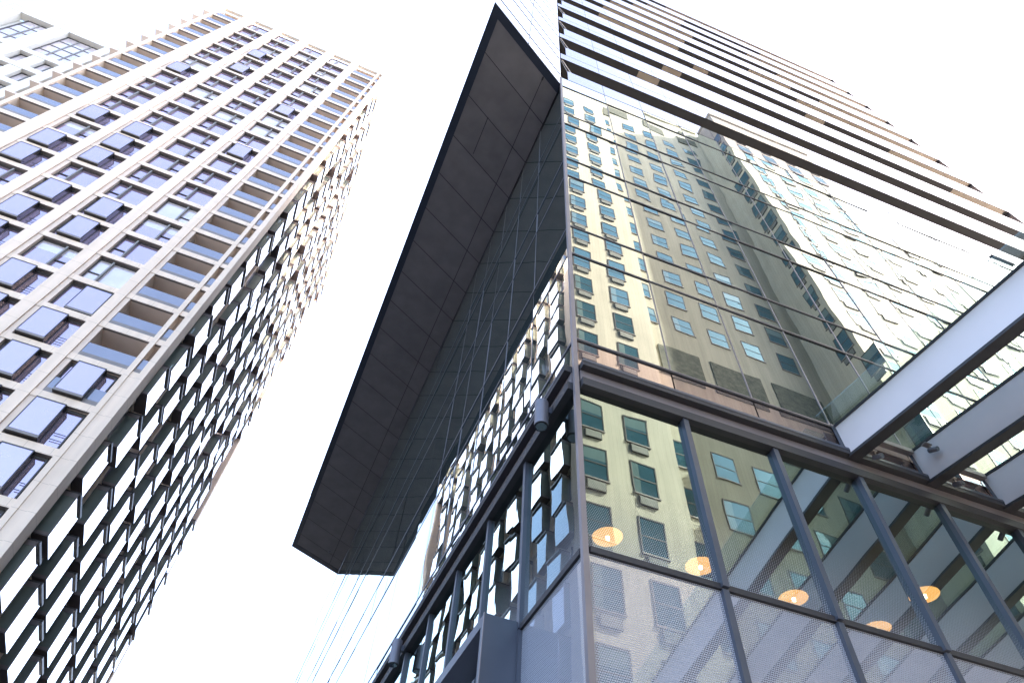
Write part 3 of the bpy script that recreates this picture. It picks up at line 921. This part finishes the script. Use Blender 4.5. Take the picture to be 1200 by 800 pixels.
o = merge(over).build('projecting_bay', apt); o['kind'] = 'stuff'
# flush windows of the street side
mb = MB()
for k in range(K0, K1):
    for i in range(10):
        y = 1.75 + 3.5 * i
        mb.box(-0.518, -0.49, y, y + 1.15, ZF(k) + 0.3, ZF(k) + 2.2, 'curtain_glass')
        mb.box(-0.4895, -0.46, y + 0.55, y + 0.60, ZF(k) + 0.3, ZF(k) + 2.2, 'grey_mullion')
o = mb.build('side_window', apt); o['kind'] = 'stuff'
mb = MB(); mb.box(-0.6, 0.12, DEPTH - 0.7, DEPTH + 0.02, 0, TOP - 0.2, 'limestone'); mb.build('pier', apt)

# ---------------------------------------------------------------- second pale block behind it (far left)
blk = root('loft_block', 'white framed apartment block with wide grid windows, behind the tall stone tower', 'building', (-34.1, 31.0, 0), 0)
TB = Z(71.4)
bx_ = lambda x: x + 34.1
mb = MB(); mb.box(-12.0, -0.3, 0.8, 16, 0, TB - 1.2, 'render_white'); mb.build('wall', blk)
for x0, x1 in ((-34.95, -34.1), (-39.75, -38.38), (-44.2, -42.9)):
    mb = MB(); mb.box(bx_(x0), bx_(x1), 0, 0.75, 0, TB - 1.05, 'render_white'); mb.build('pier', blk)
mb = MB(); mb.box(bx_(-44.2), bx_(-34.1), -0.04, 0.76, TB - 1.04, TB, 'render_white'); mb.build('crown_beam', blk)
def gridwin(x0, x1, z0, z1, nx, nz, m='curtain_glass'):
    f = MB(); t = 0.09
    for i in range(nx + 1):
        x = x0 + (x1 - x0) * i / nx
        f.box(x - t / 2, x + t / 2, 0.42, 0.56, z0, z1, 'grey_mullion' if 0 < i < nx else 'bronze')
    for j in range(nz + 1):
        z = z0 + (z1 - z0) * j / nz
        f.box(x0 + t / 2 + 0.002, x1 - t / 2 - 0.002, 0.44, 0.54, z - t / 2, z + t / 2, 'bronze' if j in (0, nz) else 'grey_mullion')
    o = f.build('window', blk)
    p = MB(); p.poly([(x0, 0.50, z0), (x1, 0.50, z0), (x1, 0.50, z1), (x0, 0.50, z1)], m); p.build('pane', o)
gridwin(bx_(-38.36), bx_(-34.97), Z(63.95), Z(70.2), 3, 4)
gridwin(bx_(-42.1), bx_(-39.78), Z(63.95), Z(70.2), 2, 4)
for k in range(0, 18):
    z1 = Z(62.8 - 3.3 * k); z0 = z1 - 2.45
    if z0 < 1: break
    gridwin(bx_(-38.3), bx_(-37.3), z0, z1, 1, 1); gridwin(bx_(-36.25), bx_(-34.97), z0, z1, 2, 1); gridwin(bx_(-42.1), bx_(-39.8), z0, z1, 2, 2)
    mb = MB(); mb.box(bx_(-38.37), bx_(-34.96), 0.05, 0.78, z1 + 0.05, z1 + 0.85, 'render_white'); mb.box(bx_(-42.89), bx_(-39.76), 0.05, 0.78, z1 + 0.05, z1 + 0.85, 'render_white')
    mb.box(bx_(-37.29), bx_(-36.26), 0.10, 0.78, z0 - 0.05, z1 + 0.04, 'render_white')
    mb.build('slab_band', blk)

# ---------------------------------------------------------------- brick block across the alley (seen mirrored in the glass)
NY = -8.16
NXv = (-math.sin(TH), math.cos(TH))
brick = root('brick_block', 'pale yellow brick block with rows of small windows, standing across the alley from the glass', 'building', (NXv[0] * NY, NXv[1] * NY, 0), TH)
HB = Z(78.0)
mb = MB(); mb.box(4.6, 13.4, -14, 0.0, 0, HB, 'brick_pale'); mb.build('wall', brick)
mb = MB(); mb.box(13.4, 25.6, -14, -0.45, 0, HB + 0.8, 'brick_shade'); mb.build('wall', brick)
mb = MB(); mb.box(25.6, 38.4, -14, 2.83, 0, HB, 'brick_pale'); mb.build('wall', brick)
mb = MB(); mb.box(38.4, 45.8, -14, 2.83, 0, Z(57.5), 'brick_pale'); mb.build('wall', brick)
mb = MB()
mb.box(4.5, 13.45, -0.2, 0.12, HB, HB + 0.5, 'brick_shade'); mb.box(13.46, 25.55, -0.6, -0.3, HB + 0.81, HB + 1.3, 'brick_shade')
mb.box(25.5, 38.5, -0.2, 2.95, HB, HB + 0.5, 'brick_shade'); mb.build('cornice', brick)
def bwin(w, h, ac=True, v=0):
    f = MB()
    f.box(-0.05, w + 0.05, 0.002, 0.035, h, h + 0.06, 'bronze'); f.box(-0.05, 0.0, 0.002, 0.03, 0, h, 'bronze'); f.box(w, w + 0.05, 0.002, 0.03, 0, h, 'bronze')
    f.box(-0.08, w + 0.08, 0.002, 0.06, -0.07, 0.0, 'taupe_metal')
    if v == 0: f.box(0, w, 0.004, 0.016, 0, h, 'teal_glass')
    elif v == 1: f.box(0, w, 0.004, 0.016, 0, h * 0.6, 'teal_glass'); f.box(0, w, 0.004, 0.016, h * 0.6, h, 'blind_glass')
    else: f.box(0, w * 0.3, 0.004, 0.016, 0, h, 'blind_glass'); f.box(w * 0.3, w, 0.004, 0.016, 0, h, 'teal_glass')
    f.box(0, w, 0.0165, 0.03, h * 0.5 - 0.02, h * 0.5 + 0.02, 'bronze')
    if ac:
        f.box(w * 0.12, w * 0.88, 0.002, 0.07, -0.62, -0.16, 'bronze'); f.box(w * 0.15, w * 0.85, 0.0705, 0.075, -0.59, -0.19, 'ac_grille')
    return f.mesh('window')
WA, WB, WN, WF = [[bwin(*q, v=v) for v in (0, 0, 0, 1, 2)] for q in ((1.05, 1.62), (1.2, 1.55, False), (0.45, 1.55, False), (1.35, 1.6))]
wl = []
zr = [Z((1.824 + 0.1655 * k) * 17.5) for k in range(-11, 16)]
for z in zr:
    if z < 3 or z > HB - 3: continue
    t = z - 1.62
    for x in (6.6, 8.84, 11.12): wl.append((WA, x, 0.0, t, 0))
    wl.append((WN, 13.72, -0.45, t, 0))
    for x in (15.6, 18.0, 20.4, 22.9): wl.append((WB, x, -0.45, t, 0))
    for j in range(6):
        if j < 4 or z < Z(56): wl.append((WF, 27.0 + 3.0 * j, 2.83, t, 0))
    wl.append((WA, 25.6, 2.5, t, 1))
LZ = (Z(28.7), Z(31.0))
def conf(w): return w[2] < -0.4 and w[3] < LZ[1] and w[3] + 1.6 > LZ[0]
wl = [(rnd.choice(w[0]),) + w[1:] for w in wl if not conf(w)]
wl.sort(key=lambda w: abs(w[3] - Z(26)) + abs(w[1] - 12) * 1.2)
rest_r = []
for j, (me, x, y, z, side) in enumerate(wl):
    if j < 90:
        link('window', me, brick, (x, y, z), math.pi / 2 if side else 0.0)
    else:
        rest_r.append((me, x, y, z, side))
out = MB()
for me, x, y, z, side in rest_r:
    b = len(out.v)
    for v_ in me.vertices:
        if side: out.v.append((x - v_.co.y, y - v_.co.x, z + v_.co.z))
        else: out.v.append((x + v_.co.x, y + v_.co.y, z + v_.co.z))
    nm_ = [next(kk for kk, vv in M.items() if vv == mm) for mm in me.materials]
    for p in me.polygons:
        out.f.append(tuple(b + i for i in p.vertices)); out.m.append(out._mi(nm_[p.material_index]))
o = out.build('window', brick); o['kind'] = 'stuff'
for x0, x1 in ((13.9, 16.6), (17.3, 20.6), (21.3, 24.6)):
    mb = MB(); mb.box(x0, x1, -0.448, -0.40, LZ[0], LZ[1], 'louvre'); mb.build('louvre_panel', brick)
for x0, x1 in ((13.8, 16.4), (18.4, 21.0), (22.8, 25.0)):
    mb = MB(); mb.box(x0, x1, -0.448, -0.38, Z(74.6), Z(76.6), 'louvre'); mb.build('louvre_panel', brick)
